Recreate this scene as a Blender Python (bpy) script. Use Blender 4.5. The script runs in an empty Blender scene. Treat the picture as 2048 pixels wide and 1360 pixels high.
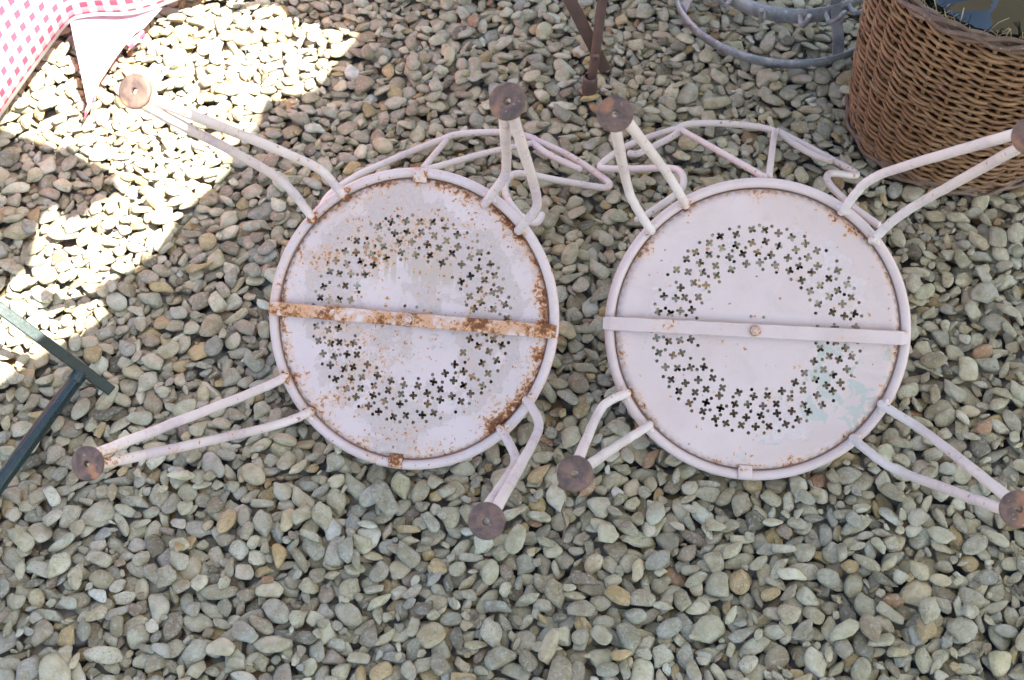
import bpy, bmesh, math, random
import numpy as np
from mathutils import Vector, Matrix, Euler
from mathutils.geometry import delaunay_2d_cdt

random.seed(7)
rng = np.random.default_rng(11)
C = bpy.context.scene.collection
scene = bpy.context.scene

# ---------------------------------------------------------------- camera, light, exposure
cam_d = bpy.data.cameras.new('camera')
cam = bpy.data.objects.new('camera', cam_d); C.objects.link(cam)
cam.location = (0, 0, 1.45)
cam.rotation_euler = (math.radians(90 - 53.5), 0, 0)
cam_d.sensor_width = 36; cam_d.lens = 36 * 2430 / 2048
cam_d.clip_start = 0.05; cam_d.clip_end = 400
cam_d.dof.use_dof = True; cam_d.dof.focus_distance = 1.68; cam_d.dof.aperture_fstop = 9.0
scene.camera = cam

SUN = Vector((0.53, -0.30, 1.0)).normalized()
w = bpy.data.worlds.new('World'); scene.world = w; w.use_nodes = True
nt = w.node_tree
sky = nt.nodes.new('ShaderNodeTexSky'); sky.sky_type = 'NISHITA'; sky.sun_disc = False
sky.sun_elevation = math.asin(SUN.z); sky.sun_rotation = math.atan2(SUN.x, SUN.y)
sky.altitude = 100; sky.air_density = 1.0; sky.dust_density = 1.5; sky.ozone_density = 1.0
nt.links.new(sky.outputs[0], nt.nodes['Background'].inputs[0])
nt.nodes['Background'].inputs[1].default_value = 0.092
sd = bpy.data.lights.new('sun', 'SUN'); sd.energy = 5.0; sd.angle = math.radians(0.3); sd.color = (1.0, 0.95, 0.86)
so = bpy.data.objects.new('sun', sd); C.objects.link(so); so.location = (3, -2, 6)
so.rotation_euler = (-SUN).to_track_quat('-Z', 'Y').to_euler()
scene.view_settings.view_transform = 'Standard'; scene.view_settings.look = 'None'
scene.view_settings.gamma = 1; scene.view_settings.use_curve_mapping = False
scene.view_settings.exposure = 2.58
scene.cycles.max_bounces = 8; scene.cycles.diffuse_bounces = 4

# ---------------------------------------------------------------- object helpers
def put(name, me, mat=None, parent=None, smooth=True):
    o = bpy.data.objects.new(name, me); C.objects.link(o)
    if mat is not None and not me.materials: me.materials.append(mat)
    if smooth and len(me.polygons): me.polygons.foreach_set('use_smooth', [True] * len(me.polygons))
    if parent is not None: o.parent = parent
    return o
def tag(o, label, cat, group=None):
    o['label'] = label; o['category'] = cat
    if group: o['group'] = group
    return o
def thing(name, label, cat, loc=(0, 0, 0), group=None):
    o = bpy.data.objects.new(name, None); C.objects.link(o); o.location = loc
    o.empty_display_size = 0.05
    return tag(o, label, cat, group)
def struct(o):
    o['kind'] = 'structure'; return o

class MB:
    def __init__(s): s.v = []; s.f = []; s.uv = {}
    def add(s, vs, fs):
        n = len(s.v); s.v += [tuple(map(float, p)) for p in vs]; s.f += [tuple(i + n for i in f) for f in fs]
    def mesh(s, name):
        me = bpy.data.meshes.new(name); me.from_pydata(s.v, [], s.f); me.update(); return me
    def build(s, name, mat, parent=None, smooth=True): return put(name, s.mesh(name), mat, parent, smooth)
    def tube(s, pts, r, sides=12, closed=False, cap=True, flat=1.0, up=None):
        P = [Vector(p) for p in pts]; n = len(P)
        R = r if isinstance(r, (list, tuple)) else [r] * n
        T = []
        for i in range(n):
            a = P[(i - 1) % n] if (closed or i > 0) else P[i]
            b = P[(i + 1) % n] if (closed or i < n - 1) else P[i]
            T.append((b - a).normalized())
        N = Vector(up) if up is not None else (Vector((0, 0, 1)) if abs(T[0].z) < 0.9 else Vector((1, 0, 0)))
        N = (N - T[0] * N.dot(T[0])).normalized()
        rings = []
        for i in range(n):
            N = (N - T[i] * N.dot(T[i])).normalized(); B = T[i].cross(N)
            rings.append([P[i] + (N * math.cos(2 * math.pi * k / sides) + B * flat * math.sin(2 * math.pi * k / sides)) * R[i] for k in range(sides)])
        if cap and not closed:
            def shr(ring, c, d, rr):
                return [[c + (q - c) * 0.8 + d * rr * 0.45 for q in ring], [c + (q - c) * 0.4 + d * rr * 0.72 for q in ring]]
            a = shr(rings[0], P[0], -T[0], R[0]); b = shr(rings[-1], P[-1], T[-1], R[-1])
            rings = [a[1], a[0]] + rings + b
        m = len(rings); vs = [q for ring in rings for q in ring]; fs = []
        for i in range(m if closed else m - 1):
            j = (i + 1) % m
            for k in range(sides):
                l = (k + 1) % sides
                fs.append((i * sides + k, i * sides + l, j * sides + l, j * sides + k))
        if not closed:
            fs.append(tuple(range(sides))[::-1]); fs.append(tuple((m - 1) * sides + k for k in range(sides)))
        s.add(vs, fs)
    def box(s, c, sx, sy, sz, M=None, bev=0.0):
        c = Vector(c); M = M or Matrix.Identity(3); b = bev
        vs = []; 
        zs = [(-sz / 2, b), (-sz / 2 + b, 0), (sz / 2 - b, 0), (sz / 2, b)] if b else [(-sz / 2, 0), (sz / 2, 0)]
        for z, ins in zs:
            x, y = sx / 2 - ins, sy / 2 - ins
            for px, py in ((-x, -y), (x, -y), (x, y), (-x, y)): vs.append(c + M @ Vector((px, py, z)))
        fs = [(3, 2, 1, 0)]; L = len(zs)
        for i in range(L - 1):
            for k in range(4):
                l = (k + 1) % 4; fs.append((i * 4 + k, i * 4 + l, (i + 1) * 4 + l, (i + 1) * 4 + k))
        fs.append(tuple((L - 1) * 4 + k for k in range(4)))
        s.add(vs, fs)
    def lathe(s, prof, c=(0, 0, 0), M=None, seg=32, closed=False):
        c = Vector(c); M = M or Matrix.Identity(3); vs = []; fs = []
        for r, z in prof:
            for k in range(seg):
                a = 2 * math.pi * k / seg; vs.append(c + M @ Vector((r * math.cos(a), r * math.sin(a), z)))
        n = len(prof)
        for i in range(n if closed else n - 1):
            j = (i + 1) % n
            for k in range(seg):
                l = (k + 1) % seg; fs.append((i * seg + k, i * seg + l, j * seg + l, j * seg + k))
        s.add(vs, fs)

def smooth_path(pts, it=3):
    P = [Vector(p) for p in pts]
    for _ in range(it):
        Q = [P[0]]
        for a, b in zip(P[:-1], P[1:]):
            Q += [a * 0.75 + b * 0.25, a * 0.25 + b * 0.75]
        Q.append(P[-1]); P = Q
    return P

# ---------------------------------------------------------------- material helpers
class G:
    def __init__(s, name):
        s.m = bpy.data.materials.new(name); s.m.use_nodes = True; s.t = s.m.node_tree
        s.b = s.t.nodes['Principled BSDF']; s.out = s.t.nodes['Material Output']
    def node(s, typ, **kw):
        n = s.t.nodes.new(typ)
        for k, v in kw.items(): setattr(n, k, v)
        return n
    def link(s, a, b): s.t.links.new(a, b)
    def setin(s, inp, v):
        if isinstance(v, bpy.types.NodeSocket): s.link(v, inp)
        elif isinstance(v, (tuple, list)) and inp.type == 'RGBA' and len(v) == 3: inp.default_value = (*v, 1)
        else: inp.default_value = v
    def coord(s, kind='Object'): return s.node('ShaderNodeTexCoord').outputs[kind]
    def pos(s): return s.node('ShaderNodeNewGeometry').outputs['Position']
    def noise(s, vec, scale, detail=3, rough=0.55, dist=0.0, col=False):
        n = s.node('ShaderNodeTexNoise'); s.link(vec, n.inputs['Vector'])
        n.inputs['Scale'].default_value = scale; n.inputs['Detail'].default_value = detail
        n.inputs['Roughness'].default_value = rough; n.inputs['Distortion'].default_value = dist
        return n.outputs['Color' if col else 'Fac']
    def math(s, op, a, b=0.0, c=None, clamp=False):
        n = s.node('ShaderNodeMath', operation=op, use_clamp=clamp); s.setin(n.inputs[0], a); s.setin(n.inputs[1], b)
        if c is not None: s.setin(n.inputs[2], c)
        return n.outputs[0]
    def ramp(s, v, lo, hi):      # smooth 0..1
        n = s.node('ShaderNodeMapRange', interpolation_type='SMOOTHSTEP'); s.setin(n.inputs['Value'], v)
        n.inputs['From Min'].default_value = lo; n.inputs['From Max'].default_value = hi
        return n.outputs[0]
    def mix(s, f, a, b, mode='MIX'):
        n = s.node('ShaderNodeMix', data_type='RGBA', blend_type=mode)
        s.setin(n.inputs[0], f); s.setin(n.inputs[6], a); s.setin(n.inputs[7], b); return n.outputs[2]
    def scale(s, vec, xyz, loc=(0, 0, 0)):
        n = s.node('ShaderNodeMapping'); s.link(vec, n.inputs[0]); n.inputs['Scale'].default_value = xyz; n.inputs['Location'].default_value = loc
        return n.outputs[0]
    def sep(s, vec):
        n = s.node('ShaderNodeSeparateXYZ'); s.link(vec, n.inputs[0]); return n.outputs
    def bump(s, h, dist, strength=1.0):
        n = s.node('ShaderNodeBump'); s.setin(n.inputs['Height'], h); n.inputs['Distance'].default_value = dist
        n.inputs['Strength'].default_value = strength; s.link(n.outputs[0], s.b.inputs['Normal']); return n
    def done(s, col=None, rough=None, metal=None, spec=None):
        if col is not None: s.setin(s.b.inputs['Base Color'], col)
        if rough is not None: s.setin(s.b.inputs['Roughness'], rough)
        if metal is not None: s.setin(s.b.inputs['Metallic'], metal)
        if spec is not None: s.setin(s.b.inputs['Specular IOR Level'], spec)
        return s.m

RUST_D = (0.10, 0.035, 0.015); RUST = (0.42, 0.155, 0.04); RUST_L = (0.60, 0.33, 0.15)
PINK = (0.59, 0.475, 0.43)
def painted(name, base=PINK, rust=0.5, chips=0.4, tint=(0.60, 0.50, 0.47), seed=0.0, edge=False, ring=False, drips=False, green=False, rimrust=0.0, spots=0.0, stain=0.0, joint=0.0):
    g = G(name); co = g.coord()
    v = g.scale(co, (1, 1, 1), (seed, seed * 0.7, seed * 1.3))
    xyz = g.sep(co)
    n1 = g.noise(v, 9, 4, 0.6); n2 = g.noise(v, 38, 5, 0.65, 0.6); n3 = g.noise(v, 150, 4, 0.6); n4 = g.noise(v, 420, 3, 0.6)
    col = g.mix(g.ramp(n1, 0.38, 0.66), base, tuple(c * k for c, k in zip(base, (0.93, 0.91, 0.89))))
    col = g.mix(g.math('MULTIPLY', g.ramp(n4, 0.55, 0.75), 0.10), col, tint)
    # worn and dirty patches
    sc = g.noise(g.scale(co, (14, 260, 40), (seed, 0, 0)), 1.0, 3, .6)
    col = g.mix(g.math('MULTIPLY', g.ramp(sc, .60, .72), .22), col, tint)
    gr_ = g.noise(v, 22, 5, .7, .8)
    col = g.mix(g.math('MULTIPLY', g.ramp(gr_, .50, .74), .30), col, (.42, .35, .30))
    area = g.math('ADD', g.math('MULTIPLY', n1, 0.6), g.math('MULTIPLY', n2, 0.4))
    if ring:
        r = g.math('SQRT', g.math('ADD', g.math('MULTIPLY', xyz[0], xyz[0]), g.math('MULTIPLY', xyz[1], xyz[1])))
        band = g.math('MULTIPLY', g.ramp(r, 0.075, 0.10), g.math('SUBTRACT', 1.0, g.ramp(r, 0.145, 0.165)))
        area = g.math('ADD', area, g.math('MULTIPLY', band, 0.10))
        r_edge = g.ramp(r, 0.165, 0.188)
    worn = g.math('MULTIPLY', g.ramp(area, 0.595 - 0.11 * chips, 0.63 - 0.11 * chips), 1.0)
    wc = g.mix(g.ramp(n3, 0.35, 0.65), tint, tuple(c * 0.86 for c in tint))
    col = g.mix(g.math('MULTIPLY', worn, 0.62 if ring else 0.6), col, wc)
    if ring:                 # lime speckles in the worn zone
        col = g.mix(g.math('MULTIPLY', g.math('MULTIPLY', worn, g.ramp(n4, 0.58, 0.64)), 0.3), col, (0.66, 0.60, 0.55))
    if drips:                # old runs of thicker paint above the centre
        dv = g.scale(co, (75, 12, 1), (seed, 0, 0)); dn = g.noise(dv, 1.0, 2, 0.5)
        box = g.math('MULTIPLY', g.ramp(xyz[1], 0.04, 0.06), g.math('SUBTRACT', 1.0, g.ramp(xyz[1], 0.085, 0.11)))
        bx2 = g.math('SUBTRACT', 1.0, g.ramp(g.math('ABSOLUTE', g.math('SUBTRACT', xyz[0], 0.0)), 0.05, 0.075))
        dm = g.math('MULTIPLY', g.math('MULTIPLY', box, bx2), g.ramp(dn, 0.49, 0.52))
        col = g.mix(g.math('MULTIPLY', dm, 0.9), col, (0.45, 0.35, 0.27))
    if green:                # older pale green coat showing through
        d = g.math('SQRT', g.math('ADD', g.math('POWER', g.math('SUBTRACT', xyz[0], 0.125), 2.0), g.math('POWER', g.math('ADD', xyz[1], 0.085), 2.0)))
        near = g.math('SUBTRACT', 1.0, g.ramp(d, 0.02, 0.13))
        gm = g.ramp(g.math('ADD', n2, g.math('MULTIPLY', near, 0.15)), 0.665, 0.672)
        col = g.mix(gm, col, g.mix(n3, (0.40, 0.405, 0.345), (0.45, 0.445, 0.385)))
    # rust
    ra = g.math('ADD', g.math('MULTIPLY', g.noise(v, 17, 3, 0.6), 0.55), g.math('MULTIPLY', g.noise(v, 170, 4, 0.65, 0.4), 0.55))
    if ring and rimrust: ra = g.math('ADD', ra, g.math('MULTIPLY', r_edge, rimrust))
    if joint:
        jm = g.math('ADD', g.math('SUBTRACT', 1.0, g.ramp(xyz[2], .012, .030)), g.math('MULTIPLY', g.ramp(xyz[2], .365, .395), 0.45), clamp=True)
        jm = g.math('MULTIPLY', jm, g.ramp(xyz[2], -.02, .0))
        ra = g.math('ADD', ra, g.math('MULTIPLY', jm, 0.17 * joint))
    if stain:
        sm_ = g.ramp(g.noise(v, 30, 4, .65, .5), .40, .56)
        col = g.mix(g.math('MULTIPLY', sm_, .8 * stain), col, g.mix(n3, (.60, .29, .11), (.46, .17, .05)))
        ra = g.math('ADD', ra, g.math('MULTIPLY', sm_, .05))
    if spots:
        for sc_, rd_, th_ in ((105, .27, .62), (210, .40, .64)):
            wv = g.node('ShaderNodeVectorMath', operation='ADD'); g.link(v, wv.inputs[0])
            wn = g.node('ShaderNodeVectorMath', operation='SCALE'); g.link(g.noise(v, 160, 2, .5, 0, True), wn.inputs[0]); wn.inputs['Scale'].default_value = .009; g.link(wn.outputs[0], wv.inputs[1])
            vo = g.node('ShaderNodeTexVoronoi'); vo.inputs['Scale'].default_value = sc_; g.link(wv.outputs[0], vo.inputs['Vector'])
            cr = g.sep(vo.outputs['Color']); clus = g.ramp(g.noise(v, 13, 2, .5), .40, .66)
            on = g.math('GREATER_THAN', g.math('ADD', cr[0], g.math('MULTIPLY', clus, .28 * spots)), th_ + .32)
            rr_ = g.math('MULTIPLY', g.math('MULTIPLY', cr[1], rd_), on)
            dd = g.math('SUBTRACT', rr_, vo.outputs['Distance'])
            col = g.mix(g.math('MULTIPLY', g.ramp(dd, -.22, .06), g.math('MULTIPLY', on, .5)), col, RUST_L)
            col = g.mix(g.math('MULTIPLY', g.ramp(dd, -.02, .06), .8), col, g.mix(cr[2], RUST, (.20, .075, .03)))
    t = 0.75 - 0.16 * rust
    halo = g.ramp(ra, t - 0.09, t + 0.02); core = g.ramp(ra, t, t + 0.03); deep = g.ramp(ra, t + 0.045, t + 0.085)
    col = g.mix(g.math('MULTIPLY', halo, 0.6), col, RUST_L)
    col = g.mix(g.math('MULTIPLY', core, 0.85), col, g.mix(n3, RUST, tuple(c * 0.7 for c in RUST)))
    col = g.mix(g.math('MULTIPLY', deep, 0.8), col, RUST_D)
    h = g.math('ADD', g.math('MULTIPLY', worn, -0.5), g.math('ADD', g.math('MULTIPLY', n3, 0.35), g.math('MULTIPLY', core, 0.8)))
    h = g.math('ADD', h, g.math('MULTIPLY', g.noise(v, 26, 2, .5), 2.2))
    g.bump(h, 0.0006, 0.75)
    return g.done(col, g.math('ADD', 0.42, g.math('MULTIPLY', core, 0.4), clamp=True), spec=0.4)

def rusty(name, seed=0, warm=1.0):
    g = G(name); oi = g.node('ShaderNodeObjectInfo').outputs['Random']; av = g.node('ShaderNodeVectorMath', operation='ADD'); g.link(g.scale(g.coord(), (1, 1, 1), (seed, 0, seed)), av.inputs[0]); g.link(g.math('MULTIPLY', oi, 9.0), av.inputs[1]); co = av.outputs[0]; n = g.noise(co, 60, 5, 0.65, 0.5); n2 = g.noise(co, 230, 4, 0.6); n3 = g.noise(co, 28, 3)
    col = g.mix(g.ramp(n, 0.35, 0.65), (0.075, 0.052, 0.045), (0.17, 0.10, 0.075))
    col = g.mix(g.math('MULTIPLY', g.ramp(n3, 0.52, 0.66), 0.85 * warm), col, (0.36, 0.16, 0.08))
    col = g.mix(g.ramp(n2, 0.66, 0.72), col, (0.42, 0.34, 0.31))
    g.bump(g.math('ADD', n, n2), 0.0008, 0.8)
    return g.done(col, 0.62, spec=0.35)

def plain(name, c, rough=0.6, var=0.25, scale=40, metal=0.0, bump=0.0004, spec=0.4, c2=None):
    g = G(name); co = g.coord(); n = g.noise(co, scale, 4, 0.6); n2 = g.noise(co, scale * 5, 3)
    col = g.mix(g.ramp(n, 0.3, 0.7), c, c2 or tuple(x * (1 - var) for x in c))
    g.bump(g.math('ADD', n, g.math('MULTIPLY', n2, 0.5)), bump, 0.8)
    return g.done(col, g.math('ADD', rough - 0.08, g.math('MULTIPLY', n2, 0.16)), metal, spec)

# ---------------------------------------------------------------- measured layout (metres, world; chair paths in chair space)
CHAIRS = [{'loc': [-0.1377, 1.0034, 0.1419], 'mat': [[0.9729, 0.079, -0.2174], [-0.1961, 0.78, -0.5942], [0.1227, 0.6208, 0.7743]], 'legs': [[[[-0.1014, 0.1571, 0.01], [-0.1124, 0.1734, 0.03], [-0.1146, 0.1817, 0.05], [-0.1268, 0.1946, 0.075], [-0.1879, 0.2225, 0.4]], [[-0.1453, 0.1237, 0.01], [-0.1578, 0.1457, 0.03], [-0.1606, 0.1586, 0.055], [-0.1777, 0.1788, 0.085], [-0.1907, 0.2139, 0.4]]], [[[0.0926, 0.1594, 0.01], [0.1134, 0.1792, 0.035], [0.1306, 0.1942, 0.06], [0.1371, 0.2087, 0.085], [0.2047, 0.2224, 0.4]], [[0.1415, 0.128, 0.01], [0.1615, 0.1457, 0.035], [0.1752, 0.1571, 0.055], [0.176, 0.1769, 0.08], [0.2129, 0.2213, 0.4]]], [[[-0.1674, -0.0925, 0.01], [-0.18, -0.1038, 0.03], [-0.1948, -0.1151, 0.06], [-0.2182, -0.1637, 0.4]], [[-0.1293, -0.1374, 0.01], [-0.1436, -0.1483, 0.03], [-0.1802, -0.1644, 0.06], [-0.2143, -0.1752, 0.4]]], [[[0.139, -0.1345, 0.01], [0.154, -0.1464, 0.03], [0.1731, -0.1647, 0.055], [0.1755, -0.1769, 0.085], [0.2172, -0.1742, 0.4]], [[0.1704, -0.0935, 0.01], [0.1832, -0.1008, 0.03], [0.2009, -0.1185, 0.055], [0.2013, -0.1361, 0.085], [0.2276, -0.174, 0.4]]]], 'feet': [[-0.1976, 0.2261, 0.404], [0.2083, 0.2327, 0.404], [-0.2239, -0.1742, 0.404], [0.2206, -0.1843, 0.404]], 'top_rail': [[[-0.0837, 0.2918, -0.3677], [-0.0707, 0.3021, -0.3832], [-0.0441, 0.3085, -0.3951], [-0.0079, 0.3133, -0.4047], [0.0341, 0.3135, -0.4089], [0.0662, 0.3049, -0.4019]]], 'side_rail': [[[-0.0837, 0.2918, -0.3677], [-0.1196, 0.2686, -0.3383], [-0.1523, 0.2435, -0.3026], [-0.1787, 0.2192, -0.2596], [-0.1924, 0.1942, -0.2115], [-0.1955, 0.1711, -0.1602], [-0.183, 0.1456, -0.1031]], [[0.0666, 0.303, -0.4005], [0.1011, 0.2906, -0.3934], [0.1354, 0.2752, -0.3813], [0.1731, 0.2538, -0.3624], [0.1987, 0.2382, -0.3462], [0.2087, 0.2298, -0.3372], [0.2028, 0.2229, -0.3268], [0.1782, 0.2246, -0.3191], [0.1518, 0.2267, -0.3089], [0.1186, 0.2293, -0.2928], [0.0892, 0.233, -0.2782], [0.0728, 0.2326, -0.2624], [0.0668, 0.2249, -0.2385], [0.0697, 0.2063, -0.1917], [0.0855, 0.1839, -0.144], [0.105, 0.1631, -0.1239], [0.1259, 0.1482, -0.1283], [0.1357, 0.1501, -0.1442], [0.1345, 0.1641, -0.1746]]], 'strut': [[[-0.0756, 0.2892, -0.3643], [-0.0507, 0.2483, -0.2193], [-0.0127, 0.21, -0.0499]], [[0.0623, 0.2958, -0.3914], [0.0177, 0.2705, -0.3125], [-0.002, 0.2401, -0.1946], [-0.0055, 0.209, -0.0503]]], 'rail_end': [[[0.0653, 0.2969, -0.3928], [0.0854, 0.2828, -0.3782], [0.1094, 0.2711, -0.3662], [0.1371, 0.2598, -0.3551], [0.1551, 0.2528, -0.3484]]], 'bar': [[-0.202, -0.0011, 0.01], [0.2032, -0.0006, 0.01]]}, {'loc': [0.3306, 0.9897, 0.1366], 'mat': [[0.9956, 0.0572, -0.0748], [-0.091, 0.7888, -0.6078], [0.0243, 0.6119, 0.7905]], 'legs': [[[[-0.1049, 0.162, 0.01], [-0.1227, 0.1835, 0.04], [-0.1389, 0.1991, 0.08], [-0.198, 0.2117, 0.4]], [[-0.1484, 0.1247, 0.01], [-0.1628, 0.1406, 0.03], [-0.1786, 0.1602, 0.06], [-0.1882, 0.1794, 0.09], [-0.2081, 0.2086, 0.4]]], [[[0.1021, 0.1631, 0.01], [0.1108, 0.181, 0.03], [0.1224, 0.2005, 0.055], [0.1416, 0.2107, 0.085], [0.2053, 0.2163, 0.4]], [[0.1438, 0.1266, 0.01], [0.1583, 0.1472, 0.03], [0.1738, 0.1637, 0.06], [0.1905, 0.1764, 0.085], [0.2085, 0.2048, 0.4]]], [[[-0.169, -0.0962, 0.01], [-0.1884, -0.1042, 0.03], [-0.2019, -0.1131, 0.05], [-0.2112, -0.1311, 0.08], [-0.2264, -0.1508, 0.4]], [[-0.1355, -0.1376, 0.01], [-0.1523, -0.1477, 0.03], [-0.1754, -0.1609, 0.06], [-0.2209, -0.1557, 0.4]]], [[[0.1354, -0.1378, 0.01], [0.1511, -0.152, 0.03], [0.1704, -0.1663, 0.055], [0.1954, -0.1757, 0.08], [0.2156, -0.1693, 0.4]], [[0.1693, -0.09, 0.01], [0.1902, -0.1031, 0.03], [0.2171, -0.1189, 0.055], [0.2173, -0.158, 0.4]]]], 'feet': [[-0.2074, 0.2142, 0.404], [0.2102, 0.2109, 0.404], [-0.2269, -0.1592, 0.404], [0.2224, -0.1652, 0.404]], 'top_rail': [[[-0.1047, 0.3213, -0.3804], [-0.0979, 0.3309, -0.3918], [-0.0811, 0.338, -0.4004], [-0.0372, 0.3422, -0.4088], [0.0213, 0.3408, -0.4094], [0.0556, 0.3344, -0.4018], [0.0626, 0.3271, -0.3901]]], 'side_rail': [[[-0.1029, 0.3256, -0.3863], [-0.1228, 0.3188, -0.3804], [-0.163, 0.3007, -0.3601], [-0.1991, 0.2781, -0.3339], [-0.223, 0.2539, -0.3069], [-0.2273, 0.2458, -0.2954], [-0.2215, 0.2414, -0.2897], [-0.1624, 0.2414, -0.2662], [-0.1162, 0.2423, -0.2367], [-0.1023, 0.2355, -0.2192], [-0.0977, 0.2183, -0.1807], [-0.104, 0.1972, -0.1326], [-0.1225, 0.1785, -0.0922], [-0.1523, 0.1543, -0.0789], [-0.1667, 0.1457, -0.0781]], [[0.064, 0.3314, -0.3959], [0.0989, 0.3124, -0.3798], [0.1451, 0.2837, -0.3513], [0.1779, 0.263, -0.3288], [0.1852, 0.2559, -0.3197], [0.1756, 0.2519, -0.31], [0.1398, 0.254, -0.2953], [0.1268, 0.2459, -0.2722], [0.1259, 0.2291, -0.2402], [0.1388, 0.2009, -0.1808], [0.1556, 0.178, -0.1383], [0.1766, 0.1589, -0.1115]]], 'strut': [[[-0.0956, 0.3237, -0.3825], [-0.0395, 0.267, -0.2266], [0.0041, 0.2121, -0.0513]], [[0.0586, 0.3288, -0.3912], [0.0353, 0.2679, -0.2295], [0.011, 0.2133, -0.0524]]], 'rail_end': [[[-0.0997, 0.3197, -0.3793], [-0.1129, 0.3082, -0.3675], [-0.1431, 0.2881, -0.3459], [-0.1672, 0.2722, -0.3278], [-0.1803, 0.2729, -0.3254]], [[0.0692, 0.3256, -0.3891], [0.0973, 0.3004, -0.3654], [0.1316, 0.2816, -0.3468], [0.1446, 0.2784, -0.3422]]], 'bar': [[-0.207, -0.0032, 0.01], [0.2003, -0.0004, 0.01]]}]
LIT = [[-0.2746, 2.2891, 0.0], [-0.3021, 1.9094, 0.0], [-0.2764, 1.7787, 0.0], [-0.3011, 1.7234, 0.0], [-0.3293, 1.6566, 0.0], [-0.3452, 1.6202, 0.0], [-0.4312, 1.5921, 0.0], [-0.432, 1.5421, 0.0], [-0.467, 1.484, -0.0], [-0.4712, 1.4232, 0.0], [-0.5339, 1.325, 0.0], [-0.5659, 1.2334, 0.0], [-0.6417, 1.1761, 0.0], [-0.6117, 1.1294, 0.0], [-0.6443, 1.0869, 0.0], [-0.6891, 1.0546, 0.0], [-0.7409, 0.9964, 0.0], [-0.8515, 0.8825, 0.0]]
BLOB = [[-1.1163, 1.5921, 0.0], [-0.874, 1.5274, 0.0], [-0.8171, 1.5032, 0.0], [-0.7181, 1.4557, 0.0], [-0.6476, 1.4151, -0.0], [-0.6572, 1.4049, 0.0], [-0.6428, 1.3812, 0.0], [-0.6822, 1.3424, 0.0], [-0.6873, 1.3207, 0.0], [-0.7052, 1.2992, 0.0], [-0.7342, 1.3512, 0.0], [-0.7529, 1.3337, 0.0], [-0.7575, 1.3013, 0.0], [-0.7498, 1.2181, 0.0], [-0.7735, 1.188, 0.0], [-0.784, 1.1682, 0.0], [-0.9502, 1.0637, 0.0]]
CLOTHHEM = [[-0.999, 1.1634, 0.03], [-0.9286, 1.2849, 0.03], [-0.885, 1.4164, 0.03], [-0.8608, 1.515, 0.03], [-0.8487, 1.5691, 0.03], [-0.8345, 1.62, 0.032], [-0.8138, 1.6873, 0.036], [-0.7891, 1.7482, 0.045], [-0.7678, 1.7553, 0.047], [-0.7376, 1.7609, 0.047], [-0.7065, 1.7607, 0.046], [-0.6769, 1.7674, 0.044], [-0.6538, 1.7837, 0.04], [-0.6309, 1.8029, 0.036], [-0.574, 1.8442, 0.034], [-0.5071, 1.8942, 0.034], [-0.3887, 2.0174, 0.034]]
FLAP = [[-0.7902, 1.7491, 0.042], [-0.6358, 1.7969, 0.034], [-0.6613, 1.7395, 0.032], [-0.6714, 1.7312, 0.032], [-0.6841, 1.7026, 0.031], [-0.6964, 1.6639, 0.03], [-0.7136, 1.599, 0.028], [-0.7121, 1.5649, 0.027], [-0.7223, 1.5511, 0.026]]

# ---------------------------------------------------------------- gravel
g = G('gravel_stone'); at = g.node('ShaderNodeAttribute', attribute_name='stone_colour'); p = g.pos()
n1 = g.noise(p, 55, 3, 0.6, 0.3); n2 = g.noise(p, 210, 4, 0.65); n3 = g.noise(p, 700, 3, 0.65)
alpha = at.outputs['Alpha']
col = g.mix(g.ramp(n1, 0.3, 0.72), at.outputs['Color'], g.mix(1.0, at.outputs['Color'], (0.72, 0.68, 0.58), 'MULTIPLY'))
col = g.mix(g.math('MULTIPLY', g.ramp(n2, 0.50, 0.68), 0.42), col, (0.56, 0.54, 0.47))
pit = g.math('MULTIPLY', g.ramp(n3, 0.58, 0.66), g.ramp(g.math('ADD', n2, g.math('MULTIPLY', alpha, 0.25)), 0.56, 0.70))
col = g.mix(g.math('MULTIPLY', pit, 0.75), col, (0.10, 0.09, 0.075))
crk = g.math('SUBTRACT', 1.0, g.ramp(g.math('ABSOLUTE', g.math('SUBTRACT', g.noise(p, 70, 2, 0.5, 0.8), 0.5)), 0.0, 0.012))
col = g.mix(g.math('MULTIPLY', crk, g.math('MULTIPLY', alpha, 0.6)), col, (0.17, 0.14, 0.11))
h = g.math('ADD', g.math('MULTIPLY', n2, 0.9), g.math('ADD', g.math('MULTIPLY', n3, 0.35), g.math('MULTIPLY', pit, -0.6)))
g.bump(h, 0.0032, 0.85)
M_STONE = g.done(col, 0.86, spec=0.25)

g = G('gravel_far'); p = g.pos()
vo = g.node('ShaderNodeTexVoronoi'); vo.inputs['Scale'].default_value = 38; g.link(p, vo.inputs['Vector'])
ns = g.noise(p, 90, 3)
cs = g.mix(g.ramp(g.sep(vo.outputs['Color'])[0], 0.0, 1.0), (0.20, 0.19, 0.16), (0.36, 0.34, 0.29))
cs = g.mix(g.ramp(g.sep(vo.outputs['Color'])[1], 0.85, 0.9), cs, (0.34, 0.22, 0.10))
g.bump(g.math('SUBTRACT', 1.0, vo.outputs['Distance']), 0.012, 1.0)
M_FAR = g.done(g.mix(g.ramp(vo.outputs['Distance'], 0.45, 0.75), cs, (0.05, 0.045, 0.04)), 0.9)

def ico(sub):
    bm = bmesh.new(); bmesh.ops.create_icosphere(bm, subdivisions=sub, radius=1.0)
    bm.verts.ensure_lookup_table(); v = np.array([q.co[:] for q in bm.verts]); f = np.array([[a.index for a in fc.verts] for fc in bm.faces]); bm.free()
    return v / np.linalg.norm(v, axis=1)[:, None], f
V2, F2 = ico(2); V3, F3 = ico(3); V5, _ = ico(5)

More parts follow.
